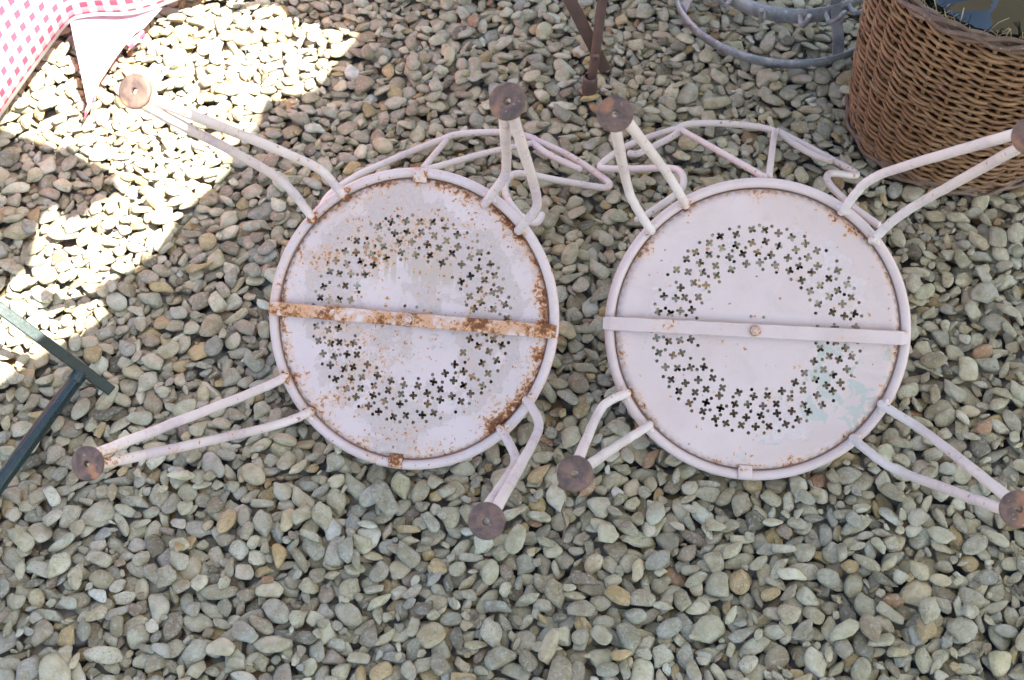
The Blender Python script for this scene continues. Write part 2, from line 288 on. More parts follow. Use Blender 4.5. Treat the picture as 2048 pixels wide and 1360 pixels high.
def rotm(ax, ay, az):
    return np.array(Euler((ax, ay, az)).to_matrix())
class Shape:
    def __init__(s):
        k = rng.integers(6, 12); n = rng.normal(size=(k, 3)); s.n = n / np.linalg.norm(n, axis=1)[:, None]
        s.n = np.vstack([s.n, [[0, 0, 1], [0, 0, -1]]]); s.h = np.append(rng.uniform(0.62, 1.15, k), [rng.uniform(.7, 1), rng.uniform(.7, 1)])
        s.p = rng.choice([6, 10, 18, 30], p=[.08, .20, .36, .36]); s.s = np.array([1.0, rng.uniform(0.50, 0.95), rng.uniform(0.20, 0.46)])
        s.w = rng.normal(size=(4, 3)) * 2.6; s.ph = rng.uniform(0, 6.3, 4); s.lump = rng.choice([.015, .03, .055])
        if rng.random() < .18: s.s[1] = rng.uniform(.38, .5)
    def pts(s, d):
        t = np.clip(d @ s.n.T / s.h, 0, None); r = (t ** s.p).sum(1) ** (-1.0 / s.p); r = np.clip(r, 0.3, 1.35)
        r = r * (1 + s.lump * np.sin(d @ s.w.T + s.ph).sum(1))
        q = d * r[:, None]; m = np.abs(q).max(0); return q / m * s.s
SHAPES = [Shape() for _ in range(70)]
CELL = 0.002
STAMPS = []
for i in range(900):
    sh = SHAPES[rng.integers(len(SHAPES))]
    half = float(np.clip(rng.lognormal(math.log(0.0164), 0.26), 0.0095, 0.031))
    if i % 4 == 3: half = float(rng.uniform(.0050, .0110))
    tilt = rng.normal(0, 0.28, 2) if rng.random() < 0.8 else rng.normal(0, 0.8, 2)
    Rm = rotm(0, 0, rng.uniform(0, 6.3)) @ rotm(tilt[0], tilt[1], rng.uniform(0, 6.3))
    P = (sh.pts(V5) * half) @ Rm.T
    ij = np.floor(P[:, :2] / CELL).astype(int); lo = ij.min(0); ij -= lo; n = ij.max(0) + 1
    top = np.full(n, -9.0); bot = np.full(n, 9.0)
    np.maximum.at(top, (ij[:, 0], ij[:, 1]), P[:, 2]); np.minimum.at(bot, (ij[:, 0], ij[:, 1]), P[:, 2])
    STAMPS.append((sh, half, Rm, lo, n, top, bot, top > -8))
STAMPS.sort(key=lambda s: s[1])
X0, X1, Y0, Y1 = -1.75, 1.75, 0.10, 2.75
NX, NY = int((X1 - X0) / CELL), int((Y1 - Y0) / CELL)
H = np.zeros((NX, NY)); ID = np.full((NX, NY), -1, int); placed = []
mean_fp = np.mean([s[7].sum() for s in STAMPS]) * CELL * CELL
NST = int((X1 - X0) * (Y1 - Y0) / mean_fp * 2.3)
for k in range(NST):
    if k < NST * 0.15: bx, by = rng.integers(0, NX), rng.integers(0, NY)
    else:                    # roll into the lowest of some nearby hollows
        cx = rng.integers(0, NX, 24); cy = rng.integers(0, NY, 24); m = int(np.argmin(H[cx, cy])); bx, by = int(cx[m]), int(cy[m])
    best = None
    ctr = int(rng.integers(20, 220)) if k > NST * 0.89 else int(rng.integers(225 if k > NST * .3 else 20, 880))
    for c in range(10):
        si = int(np.clip(ctr + rng.integers(-30, 31), 0, 899)); lo, n, top, bot, mk = STAMPS[si][3:]
        x = bx - n[0] // 2 + int(rng.integers(-5, 6)); y = by - n[1] // 2 + int(rng.integers(-5, 6))
        if x < 0 or y < 0 or x + n[0] > NX or y + n[1] > NY: continue
        dd = (H[x:x + n[0], y:y + n[1]] - bot)[mk]; z = np.partition(dd, int(len(dd) * .90))[int(len(dd) * .90)]
        score = z + top.max()
        if best is None or score < best[0]: best = (score, z, si, x, y)
    if best is None: continue
    _, z, si, x, y = best; z -= 0.0005
    lo, n, top, bot, mk = STAMPS[si][3:]
    sub = H[x:x + n[0], y:y + n[1]]; t = np.where(mk, top + z, -9); hit = t > sub
    ID[x:x + n[0], y:y + n[1]][hit] = len(placed); sub[hit] = t[hit]
    placed.append((si, X0 + (x - lo[0]) * CELL, Y0 + (y - lo[1]) * CELL, z))
ZREF = float(np.percentile(H[100:-100, 100:-100], 72))
cnt = np.bincount(ID[ID >= 0].ravel(), minlength=len(placed))
def in_frame(x, y):
    d = Vector((x, y, -1.45)); M3 = cam.rotation_euler.to_matrix().transposed(); q = M3 @ d
    u, v = 1024 - 2430 * q.x / q.z, 680 + 2430 * q.y / q.z
    return -40 < u < 2088 and -50 < v < 1410, -q.z
PAL = [((.345, .325, .265), 30), ((.42, .40, .33), 20), ((.30, .295, .262), 16), ((.275, .245, .19), 10), ((.40, .355, .265), 9), ((.37, .29, .17), 4.5),
       ((.31, .20, .13), .8), ((.235, .195, .16), 2.4), ((.34, .30, .26), 1.0), ((.155, .145, .12), 3.5), ((.50, .49, .44), 3)]
PW = np.array([q[1] for q in PAL], float); PW /= PW.sum()
def stone_col():
    c = np.array(PAL[rng.choice(len(PAL), p=PW)][0]) * rng.uniform(0.84, 1.14) * np.array([1, rng.uniform(.985, 1.015), rng.uniform(.93, 1.04)])
    return np.append(np.clip(c * np.array([1.29, 1.25, 1.06]), 0, .62), rng.random())
def stone_mesh(name, vs, fs, cols):
    me = bpy.data.meshes.new(name); nv, nf = len(vs), len(fs)
    me.vertices.add(nv); me.vertices.foreach_set('co', vs.astype(np.float32).ravel())
    me.loops.add(nf * 3); me.loops.foreach_set('vertex_index', fs.astype(np.int32).ravel())
    me.polygons.add(nf); me.polygons.foreach_set('loop_start', np.arange(0, nf * 3, 3, dtype=np.int32))
    me.polygons.foreach_set('use_smooth', np.ones(nf, bool))
    me.update(); a = me.color_attributes.new('stone_colour', 'FLOAT_COLOR', 'POINT'); a.data.foreach_set('color', cols.astype(np.float32).ravel())
    me.materials.append(M_STONE); return me
vis = []
for k in range(len(placed)):
    if cnt[k] < 5: continue
    si, x, y, z = placed[k]; f_, d_ = in_frame(x, y); vis.append((k, f_, cnt[k] / d_ ** 2 if f_ else 0))
big = set(v[0] for v in sorted(vis, key=lambda t: -t[2])[:300])
mb = MB(); mb.add([(-60, -60, 0), (60, -60, 0), (60, 60, 0), (-60, 60, 0)], [(0, 1, 2, 3)])
ground = struct(mb.build('ground', M_FAR, smooth=False)); ground.location.z = -ZREF - 0.002
AV, AF, AC = [], [], []; off = 0
for k, f_, _ in vis:
    si, x, y, z = placed[k]; sh, half, Rm = STAMPS[si][:3]
    Vd, Fd = (V3, F3) if f_ else (V2, F2)
    P = (sh.pts(Vd) * half) @ Rm.T; c = stone_col()
    if k in big:
        me = stone_mesh('stone', P, Fd, np.tile(c, (len(P), 1))); o = bpy.data.objects.new('stone', me); C.objects.link(o)
        o.parent = ground; o.location = (x, y, z + 0.002)
    else:
        AV.append(P + np.array([x, y, z + 0.002])); AF.append(Fd + off); AC.append(np.tile(c, (len(P), 1))); off += len(P)
gr = bpy.data.objects.new('gravel', stone_mesh('gravel', np.vstack(AV), np.vstack(AF), np.vstack(AC))); C.objects.link(gr)
gr.parent = ground; gr['kind'] = 'stuff'
print('GRAVEL placed', len(placed), 'visible', len(vis), 'in frame', sum(1 for v in vis if v[1]), 'tris', sum(len(a) for a in AF), 'zref', ZREF)

# ---------------------------------------------------------------- garden chairs, upturned
def seat_pan_mesh(seed, clog):
    rnd = random.Random(seed); holes = []
    for r_, n_, ph in ((0.0890, 28, 0), (0.1040, 33, .5), (0.1185, 38, 0.2), (0.1330, 43, .6)):
        for k in range(n_):
            a = 2 * math.pi * (k + ph) / n_ + rnd.uniform(-.02, .02); rr = r_ + rnd.uniform(-.0022, .0022)
            cx, cy = rr * math.cos(a), rr * math.sin(a)
            if abs(cy) < 0.006: continue
            if rnd.random() < clog: continue
            q = []; b0 = rnd.uniform(0, 1.57)
            for j in range(32):
                t = 2 * math.pi * (j + .5) / 32; q4 = (t + math.pi / 4) % (math.pi / 2) - math.pi / 4; rad = .0037 * math.cos(q4) + math.sqrt(max(0, .0022 ** 2 - (.0037 * math.sin(q4)) ** 2))
                q.append((cx + rad * math.cos(t + b0), cy + rad * math.sin(t + b0)))
            holes.append((cx, cy, q))
    for r_, n_, ph in ((0.0965, 30, .25), (0.1112, 36, .1), (0.1255, 40, .9), (0.1405, 43, .1), (.0815, 26, .4)):
        for k in range(n_):
            a = 2 * math.pi * (k + ph) / n_ + rnd.uniform(-.03, .03); cx, cy = r_ * math.cos(a), r_ * math.sin(a)
            if any((cx - h[0]) ** 2 + (cy - h[1]) ** 2 < 0.0087 ** 2 for h in holes): continue
            holes.append((cx, cy, [(cx + .0025 * math.cos(j * math.pi / 4), cy + .0025 * math.sin(j * math.pi / 4)) for j in range(8)]))
    for dx in (-.0085, .0085):
        holes.append((dx, .017, [(dx + .0024 * math.cos(j * math.pi / 4), .017 + .0024 * math.sin(j * math.pi / 4)) for j in range(8)]))
    co, faces = [], []
    N = 96; RO = 0.1900
    faces.append(list(range(N))); co += [(RO * math.cos(2 * math.pi * k / N), RO * math.sin(2 * math.pi * k / N)) for k in range(N)]
    for h in holes:
        faces.append(list(range(len(co), len(co) + len(h[2])))); co += h[2]
    for r_ in (0.1880, 0.1855, 0.182, 0.178, 0.173, 0.167, 0.16):
        co += [(r_ * math.cos(2 * math.pi * (k + .5) / N), r_ * math.sin(2 * math.pi * (k + .5) / N)) for k in range(N)]
    for r_, n_ in ((.15, 40), (.07, 30), (.05, 20), (.03, 12), (.01, 6)):
        for k in range(n_):
            x, y = r_ * math.cos(2 * math.pi * k / n_), r_ * math.sin(2 * math.pi * k / n_)
            if all((x - h[0]) ** 2 + (y - h[1]) ** 2 > .008 ** 2 for h in holes): co.append((x, y))
    vo, _, fo, _, _, of = delaunay_2d_cdt([Vector(c) for c in co], [], faces, 1, 1e-6)
    def nz(x, y):
        r = math.hypot(x, y); t = min(1, max(0, (r - .160) / .0278)); b = 0.0008 * math.sin(x * 31 + seed) * math.cos(y * 27)
        t2 = min(1, max(0, (r - .183) / .007)); return 0.0030 + 0.0016 * t * t * (3 - 2 * t) - .0055 * t2 * t2
    me = bpy.data.meshes.new('seat_pan')
    me.from_pydata([(v.x, v.y, nz(v.x, v.y)) for v in vo], [], [f for f, o in zip(fo, of) if all(i == 0 for i in o)]); me.update()
    return me

M_pan = [painted('worn_pink_pan', rust=0.52, spots=2.3, chips=0.66, ring=True, drips=True, seed=3.1, rimrust=0.12, tint=(.46, .36, .30)),
         painted('pink_pan', rust=0.10, spots=.05, chips=-0.35, ring=True, green=True, seed=8.4, rimrust=0.13)]
M_rim = [painted('worn_pink_rim', rust=0.34, spots=.6, chips=0.55, seed=1.7), painted('pink_rim', rust=0.22, chips=0.2, seed=5.2)]
M_bar = [painted('rusty_pink_bar', base=(.62, .50, .44), rust=1.05, spots=1.6, stain=.95, chips=0.7, seed=2.2), painted('pink_bar', rust=0.36, chips=0.2, seed=9.5)]
M_tube = [painted('worn_pink_tube', base=(.64, .55, .50), joint=1, spots=.35, rust=0.30, chips=0.6, seed=4.0, tint=(.52, .43, .45)), painted('pink_tube', base=(.66, .575, .515), joint=.55, spots=.12, rust=0.12, chips=0.3, seed=6.0, tint=(.55, .47, .46))]
M_clip = painted('rust_edged_clip', rust=.95, spots=.6, chips=.6, seed=3.3)
M_foot = [rusty('rusty_foot', 1.0, 1.2), rusty('dark_foot', 7.0, 0.7)]
M_nut = painted('rusty_nut', base=(.60, .42, .33), rust=0.8, chips=.6, seed=12)
LAB = ['upturned pale pink metal chair with rusty crossbar and blotchy worn round seat',
       'upturned pale pink metal chair with clean crossbar, nearer the wicker basket']
for ci, ch in enumerate(CHAIRS):
    root = thing('garden_chair', LAB[ci], 'chair', ch['loc'], 'pair of upturned pink garden chairs')
    root.matrix_world = Matrix.Translation(Vector(ch['loc'])) @ Matrix(ch['mat']).to_4x4()
    pan = put('seat', seat_pan_mesh(5 + ci, 0.08 if ci == 0 else 0.03), M_pan[ci], root)
    for pl in pan.data.polygons: pl.use_smooth = pl.center.xy.length > .157
    sm = pan.modifiers.new('thickness', 'SOLIDIFY'); sm.thickness = 0.0014; sm.offset = -1
    mb = MB(); N = 120; rr = random.Random(ci)
    wob = [rr.uniform(-.0005, .0005) for _ in range(6)]
    mb.tube([((.1983 + wob[0] * math.sin(3 * a) + wob[1] * math.sin(5 * a)) * math.cos(a), (.1983 + wob[2] * math.sin(2 * a)) * math.sin(a), wob[3] * math.sin(4 * a)) for a in [2 * math.pi * k / N for k in range(N)]], .0067, 16, closed=True, up=(0, 0, 1))
    mb.build('seat_rim', M_rim[ci], root)
    # lip behind the pan that the ring is brazed to
    mb = MB(); mb.lathe([(.1895, -.0105), (.1945, -.0065), (.1955, -.0085), (.1910, -.0125), (.1860, -.0125), (.1860, -.0105)], seg=96, closed=True)
    mb.build('rim_lip', M_rim[ci], root)
    a, b = [Vector(q) for q in ch['bar']]; d = (b - a); L = d.length; mb = MB(); rows = 40; vs = []; fs = []
    for i in range(rows + 1):
        t = i / rows; s_ = (t - .5) * L; sag = -0.0006 * math.sin(math.pi * t)
        endw = 0.0092 + 0.0003 * math.sin(i * 1.7)
        if i in (0, rows): endw *= 0.9
        ez = 0.0103 + sag - (0.0025 if i in (0, rows) else 0)
        c = a + d * t
        for yy, zz in ((-endw, 0), (endw, 0), (endw, .0033), (endw - .0008, .0040), (-endw + .0008, .0040), (-endw, .0033)):
            vs.append((c.x, c.y + yy, ez - .0015 + zz))
    for i in range(rows):
        for k in range(6): fs.append((i * 6 + k, i * 6 + (k + 1) % 6, (i + 1) * 6 + (k + 1) % 6, (i + 1) * 6 + k))
    fs.append((5, 4, 3, 2, 1, 0)); fs.append(tuple(rows * 6 + k for k in range(6))); mb.add(vs, fs)
    bar = mb.build('crossbar', M_bar[ci], root, smooth=False)
    mb = MB(); bc = (a + b) / 2; bc.z = 0.0125
    mb.lathe([(0, .0000), (.0085, .0000), (.0085, .0012), (.0070, .0014)], bc, seg=24)
    mb.lathe([(.0066, .0013), (.0066, .0050), (.0056, .0058), (.0036, .0058)], bc, seg=6)
    mb.lathe([(.0036, .0050), (.0036, .0078), (.0026, .0086), (0, .0088)], bc, seg=16)
    mb.build('nut', M_nut, bar, smooth=False)
    for sy in (-1, 1):           # strap that ties pan and ring
        if ci == 1 and sy == 1: continue
        mb = MB(); ax = -0.004 if sy < 0 else 0.0
        wd = .0095; prof = [(-.0090, .0035), (-.0060, .0062), (.0000, .0084), (.0060, .0080), (.0095, .0060)]
        vs = []; fs = []
        for px, pz in prof:
            for xx, dz in ((-wd, -.0012), (-wd, .0008), (-wd * .8, .0016), (wd * .8, .0016), (wd, .0008), (wd, -.0012)):
                vs.append((ax + xx, sy * (.1935 + px), pz + dz))
        for i in range(4):
            for k in range(6): fs.append((i * 6 + k, i * 6 + (k + 1) % 6, (i + 1) * 6 + (k + 1) % 6, (i + 1) * 6 + k))
        fs.append(tuple(range(6))); fs.append(tuple(24 + k for k in range(6))); mb.add(vs, fs)
        mb.build('clip', M_bar[0] if ci == 0 else M_clip, root)
    for k in range(4):
        mb = MB()
        F = Vector(ch['feet'][k])
        for pth in ch['legs'][k]:
            pts = smooth_path(pth, 3); pts = [pts[0]] + [q + Vector((rr.gauss(0, .00022), rr.gauss(0, .00022), 0)) for q in pts[1:-1]] + [pts[-1]]
            mb.tube(pts, .0061, 14)
        for pth in ch['legs'][k]:      # lumpy braze where each tube crosses the ring
            q = Vector(pth[0]); q = Vector((q.x, q.y, 0)).normalized() * .1965; q.z = .0075
            mb.tube([q + Vector((-q.y, q.x, 0)).normalized() * s_ * .0095 + Vector((0, 0, -.001 * abs(s_))) for s_ in (-1, -.5, 0, .5, 1)], [.0022, .0050, .0062, .0048, .002], 8)
        leg = mb.build('leg', M_tube[ci], root)
        mb = MB(); M3 = Matrix.Identity(3)
        tl = Euler((random.uniform(-.06, .06), random.uniform(-.06, .06), 0)).to_matrix()
        mb.lathe([(.0036, -.0035), (.0036, .0020), (.0046, .0026), (.0162, .0030), (.0186, .0018), (.0191, 0), (.0186, -.0030), (.0158, -.0044)], F, tl, seg=40, closed=True)
        mb.build('foot', M_foot[0] if ci == 0 else M_foot[1], leg)
    mb = MB(); mb.tube(smooth_path(ch['top_rail'][0]), .0056, 12); mb.build('top_rail', M_tube[ci], root)
    for key in ('side_rail', 'strut', 'rail_end'):
        for pth in ch[key]:
            mb = MB(); mb.tube(smooth_path(pth), .0056 if key != 'strut' else .0050, 12); mb.build(key, M_tube[ci], root)

# ---------------------------------------------------------------- wicker demijohn basket
def wick(name, c):
    g = G(name); co = g.coord(); oi = g.node('ShaderNodeObjectInfo').outputs['Random']
    n = g.noise(co, 45, 4, 0.6); n2 = g.noise(co, 260, 3)
    col = g.mix(g.ramp(n, .3, .7), c, tuple(q * k for q, k in zip(c, (.62, .55, .5))))
    col = g.mix(oi, col, g.mix(1.0, col, (.66, .60, .58), 'MULTIPLY'))
    col = g.mix(g.ramp(n2, .62, .72), col, (.33, .24, .16))
    g.bump(n2, .0006, .8); return g.done(col, .5, spec=.4)
M_w = wick('willow', (.335, .185, .08)); M_wd = wick('old_willow', (.23, .155, .10))
g = G('dark_glass'); M_gl = g.done((.006, .012, .006), .03); g.b.inputs['IOR'].default_value = 1.75
BC = Vector((.745, 1.535, 0)); BH = .315
def br(z):
    t = z / BH; return .160 + .024 * t + .007 * math.sin(math.pi * min(1, t)) 
bk = thing('wicker_basket', 'brown woven willow basket with braided rim, holding a glass jar', 'basket', BC)
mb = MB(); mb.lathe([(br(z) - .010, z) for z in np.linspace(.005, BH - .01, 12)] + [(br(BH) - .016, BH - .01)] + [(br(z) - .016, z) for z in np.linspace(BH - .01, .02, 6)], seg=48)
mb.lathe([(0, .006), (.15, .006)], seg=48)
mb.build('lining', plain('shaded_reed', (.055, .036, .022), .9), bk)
NS = 30
for k in range(NS):
    a = 2 * math.pi * k / NS; mb = MB()
    mb.tube([(br(z) * math.cos(a), br(z) * math.sin(a), z) for z in np.linspace(.0, BH, 9)], .0036, 8); mb.build('stake', M_w, bk)
LAY = 8; SP = 6; LH = (BH - .02) / LAY; rw = random.Random(4)
for l in range(-1, LAY):
    for k in range(NS):
        pts = []; rad = []; steps = SP * 5; rk = rw.uniform(.86, 1.14); dz = rw.uniform(-.0014, .0014)
        z0 = .012 + l * LH + rw.uniform(-.0012, .0012)
        for j in range(-2, steps + 3):
            s_ = j / 5; a = 2 * math.pi * (k - s_) / NS; z = z0 + LH * (s_ / SP) * 1.0 + LH * .5 + dz * math.sin(s_ * 1.3) + .0012 * math.sin(k * 2.1 + l)
            if z < .006 or z > BH - .003: continue
            r = br(z) + .0050 * math.cos(math.pi * s_) + .001 + dz * .6; pts.append((r * math.cos(a), r * math.sin(a), z)); rad.append(.0034 * rk - .0009 * (j / steps))
        if len(pts) < 4: continue
        if rw.random() < .14:
            for q_ in (1, 2, 3, 4):
                x_, y_, z_ = pts[-q_]; s2 = 1 + .012 * (5 - q_) ; pts[-q_] = (x_ * s2, y_ * s2, z_ + .0012 * (5 - q_))
        mb = MB(); mb.tube(pts, rad, 7); mb.build('willow_rod', M_w, bk)
for (rr_, zz, amp, ph) in ((.004, .0, .005, 0), (.009, .005, .005, 2.1), (.001, .009, .005, 4.2), (-.006, .004, .004, 1.2), (-.010, -.003, .004, 3.3)):
    mb = MB(); n = 180
    mb.tube([((br(BH) + rr_ + amp * .6 * math.cos(15 * a + ph)) * math.cos(a), (br(BH) + rr_ + amp * .6 * math.cos(15 * a + ph)) * math.sin(a), BH + zz + amp * .7 * math.sin(15 * a + ph)) for a in [2 * math.pi * k / n for k in range(n)]], .0042, 8, closed=True)
    mb.build('rim_rod', M_wd, bk)
for (rr_, zz, ph) in ((.006, .006, 0), (.011, .004, 2), (.004, .014, 4)):
    mb = MB(); n = 180
    mb.tube([((br(0) + rr_ + .002 * math.cos(15 * a + ph)) * math.cos(a), (br(0) + rr_ + .002 * math.cos(15 * a + ph)) * math.sin(a), zz + .003 * math.sin(15 * a + ph)) for a in [2 * math.pi * k / n for k in range(n)]], .0040, 8, closed=True)
    mb.build('base_rod', M_wd, bk)
jar = thing('glass_jar', 'dark green glass demijohn with sky reflected, packed in straw in the wicker basket', 'jar', BC)
mb = MB(); pr = [(0, .03), (.09, .032), (.13, .06)]
for t in np.linspace(0, 1, 18):
    a = -0.4 + t * (math.pi / 2 - .25 + .4); pr.append((.158 * math.cos(a), .225 + .140 * math.sin(a)))
pr += [(.036, .375), (.032, .395), (.031, .475)]
mb.lathe(pr, seg=64); mb.build('body', M_gl, jar)
mb = MB(); mb.lathe([(.031, .470), (.040, .472), (.042, .482), (.038, .492), (.024, .492), (.023, .470)], seg=32); mb.build('neck_ring', M_gl, jar)
M_straw = plain('straw', (.52, .40, .20), .7, .4, 90)
mb = MB(); rs = random.Random(9)
for k in range(900):
    a = rs.uniform(0, 6.283); r0 = br(BH) - .016 - rs.random() ** 1.5 * .022; z = BH - .012 - rs.random() * .02; L = rs.uniform(.015, .05); da = rs.uniform(-.9, .9)
    lift = rs.uniform(0, .012) if rs.random() < .85 else rs.uniform(.02, .035)
    pts = [(r0 * math.cos(a), r0 * math.sin(a), z), ((r0 - .003) * math.cos(a + L * 2 * da), (r0 - .003) * math.sin(a + L * 2 * da), z + lift * .7), ((r0 - .005) * math.cos(a + L * 4 * da), (r0 - .005) * math.sin(a + L * 4 * da), z + lift)]
    mb.tube(pts, rs.uniform(.0004, .0010), 4, cap=False)
for k in range(16):
    a = 4.72 + rs.uniform(-.02, .02); h_ = rs.uniform(.02, .045); r0 = .165
    mb.tube([(r0 * math.cos(a), r0 * math.sin(a), BH - .02), ((r0 - .003) * math.cos(a - .01), (r0 - .003) * math.sin(a - .01), BH + h_ * .4), ((r0 - .004) * math.cos(a - rs.uniform(-.02, .09)), (r0) * math.sin(a - .03), BH + h_)], .0007, 4, cap=False)
stw = mb.build('straw', M_straw); stw.location = BC; stw['kind'] = 'stuff'
tag(stw, 'dry straw packed round the glass jar inside the basket rim', 'straw')

# ---------------------------------------------------------------- galvanised bottle rack
g = G('galvanised'); co = g.coord(); n = g.noise(co, 26, 5, .65, .4); n2 = g.noise(co, 120, 4, .7)
col = g.mix(g.ramp(n, .38, .62), (.26, .27, .275), (.43, .43, .42)); col = g.mix(g.ramp(n2, .56, .66), col, (.50, .50, .50)); col = g.mix(g.ramp(n2, .34, .26), col, (.13, .11, .10))
g.bump(n2, .0006, .7); M_gal = g.done(col, .55, .45)
RC = Vector((.500, 1.865, 0)); rack = thing('bottle_rack', 'grey galvanised hoop rack with bent pegs standing on gravel behind basket', 'bottle rack', RC)
def hoop(r, z, h, th=.0022, wob=0.0):
    mb = MB(); mb.lathe([(r - th, z), (r, z), (r + .0004, z + h / 2), (r, z + h), (r - th, z + h)], seg=96, closed=True); return mb
hoop(.197, .004, .019).build('hoop', M_gal, rack)
hp = hoop(.155, .070, .030).build('hoop', M_gal, rack)
for h_, r_ in ((.20, .125), (.33, .10), (.46, .07)): hoop(r_, h_, .025).build('hoop', M_gal, rack)
for a in (3.40, 5.14, 1.3, 2.4):
    mb = MB(); t = Vector((-math.sin(a), math.cos(a), 0)); pr = [(.193, .006), (.182, .04), (.150, .10), (.120, .22), (.095, .35), (.065, .48)]
    vs = []; fs = []
    for r_, z_ in pr:
        c = Vector((r_ * math.cos(a), r_ * math.sin(a), z_)); o_ = Vector((math.cos(a), math.sin(a), 0)) * .0022
        for q in (c - t * .0115, c + t * .0115, c + t * .0115 + o_, c - t * .0115 + o_): vs.append(q)
    for i in range(len(pr) - 1):
        for k in range(4): fs.append((i * 4 + k, i * 4 + (k + 1) % 4, i * 4 + 4 + (k + 1) % 4, i * 4 + 4 + k))
    fs += [(3, 2, 1, 0), tuple(len(vs) - 4 + k for k in range(4))]; mb.add(vs, fs); mb.build('upright', M_gal, rack, smooth=False)
for k, a in enumerate([3.9, 4.33, 4.72, 5.02, 5.34, 5.66, 6.0, .4, .8, 1.6, 2.2, 2.8, 3.4]):
    d = Vector((math.cos(a), math.sin(a), 0)); mb = MB(); L = .04
    mb.tube(smooth_path([d * .150 + Vector((0, 0, .088)), d * .166 + Vector((0, 0, .080)), d * .172 + Vector((0, 0, .078)), d * (.175 + L * .5) + Vector((0, 0, .105)), d * (.175 + L * .8) + Vector((0, 0, .128))], 2), .0042, 8); mb.build('peg', M_gal, rack)
for h_, r_ in ((.21, .128), (.34, .10)):
    for k in range(9):
        a = k * .698 + h_ * 3; d = Vector((math.cos(a), math.sin(a), 0)); mb = MB()
        mb.tube(smooth_path([d * (r_ - .004) + Vector((0, 0, h_)), d * (r_ + .02) + Vector((0, 0, h_ - .004)), d * (r_ + .05) + Vector((0, 0, h_ + .05))], 2), .0042, 8); mb.build('peg', M_gal, rack)

# ---------------------------------------------------------------- brown folding table at the back
M_br = plain('brown_metal', (.115, .075, .06), .42, .35, 30, .25, c2=(.17, .105, .08))
ft = thing('folding_table', 'brown metal folding table leg with flat crossed strut, standing behind chairs', 'table', (.136, 1.602, 0))
def rel(p, o): return Vector(p) - Vector(o)
FO = (.136, 1.602, 0)
mb = MB(); mb.tube([rel(q, FO) for q in ((.1345, 1.602, .012), (.140, 1.605, .075), (.146, 1.61, .2), (.165, 1.64, .71))], .0083, 14)
lg = mb.build('leg', M_br, ft)
mb = MB(); mb.lathe([(.0105, -.006), (.0125, .0), (.0132, .010), (.0128, .030), (.0122, .036), (.0098, .039)], rel((.1345, 1.602, .006), FO), seg=20)
mb.lathe([(.0135, .010), (.0142, .013), (.0135, .016)], rel((.1345, 1.602, .006), FO), seg=20); mb.build('foot_cap', M_br, lg)
mb = MB(); mb.tube([rel(q, FO) for q in ((.225, 2.02, .01), (.188, 1.78, .33), (.155, 1.64, .70))], .0095, 12); mb.build('leg', M_br, ft)
mb = MB(); mb.tube([rel(q, FO) for q in ((-.20, 2.0, .01), (-.17, 1.8, .36), (-.14, 1.64, .70))], .0095, 12); mb.build('leg', M_br, ft)
A, B = rel((.060, 1.630, .26), FO), rel((.158, 1.622, .048), FO); d = (B - A).normalized(); nrm = Vector((0, -1, .15)).normalized(); sd_ = d.cross(nrm).normalized()
Mx = Matrix((sd_, d, nrm)).transposed()
mb = MB(); mb.box((A + B) / 2, .021, (B - A).length + .02, .003, Mx, .0008); mb.build('strut', M_br, ft, smooth=False)
mb = MB(); mb.lathe([(0, .0), (.006, .0), (.0055, .0025), (.003, .004), (0, .0045)], rel((.1405, 1.5945, .095), FO), Matrix(((1, 0, 0), (0, 0, -1), (0, 1, 0))), seg=16); mb.build('rivet', M_br, ft)
mb = MB(); mb.lathe([(0, .715), (.26, .715), (.265, .722), (.26, .73), (0, .732)], (0, .22, 0), seg=48); mb.build('tabletop', M_br, ft)

# ---------------------------------------------------------------- green metal stand at the left
M_gn = plain('dark_green_paint', (.012, .030, .028), .24, .3, 60, 0.0, .0001, .6)
gs = thing('green_metal_frame', 'dark green metal frame, flat bar welded to round tube, resting on gravel at left', 'metal frame', (-.61, .98, 0)); GO = (-.61, .98, 0)
P0, P1 = Vector((-.5716, .9731, .012)), Vector((-.7002, 1.0229, .14)); d = (P1 - P0).normalized(); P2 = P1 + d * .55
vw = (Vector((0, 0, 1.45)) - P0).normalized(); nrm = (Vector((.25, -.35, .9)) - d * Vector((.25, -.35, .9)).dot(d)).normalized(); sd_ = nrm.cross(d).normalized(); Mx = Matrix((d, sd_, nrm)).transposed()
mb = MB(); mb.box(rel((P0 + P2) / 2, GO), (P2 - P0).length, .0155, .0085, Mx, .0012); mb.build('flat_bar', M_gn, gs, smooth=False)
Q0 = Vector((-.6103, .9870, .040)); Q1 = Vector((-.6736, .7970, .055)); dq = (Q1 - Q0).normalized()
mb = MB(); mb.tube([rel(Q0, GO), rel(Q1, GO), rel(Q0 + dq * .62, GO)], .0105, 14)
mb.tube([rel(Q0 - dq * .004, GO), rel(Q0 + dq * .018, GO)], .0114, 14); mb.build('tube', M_gn, gs)

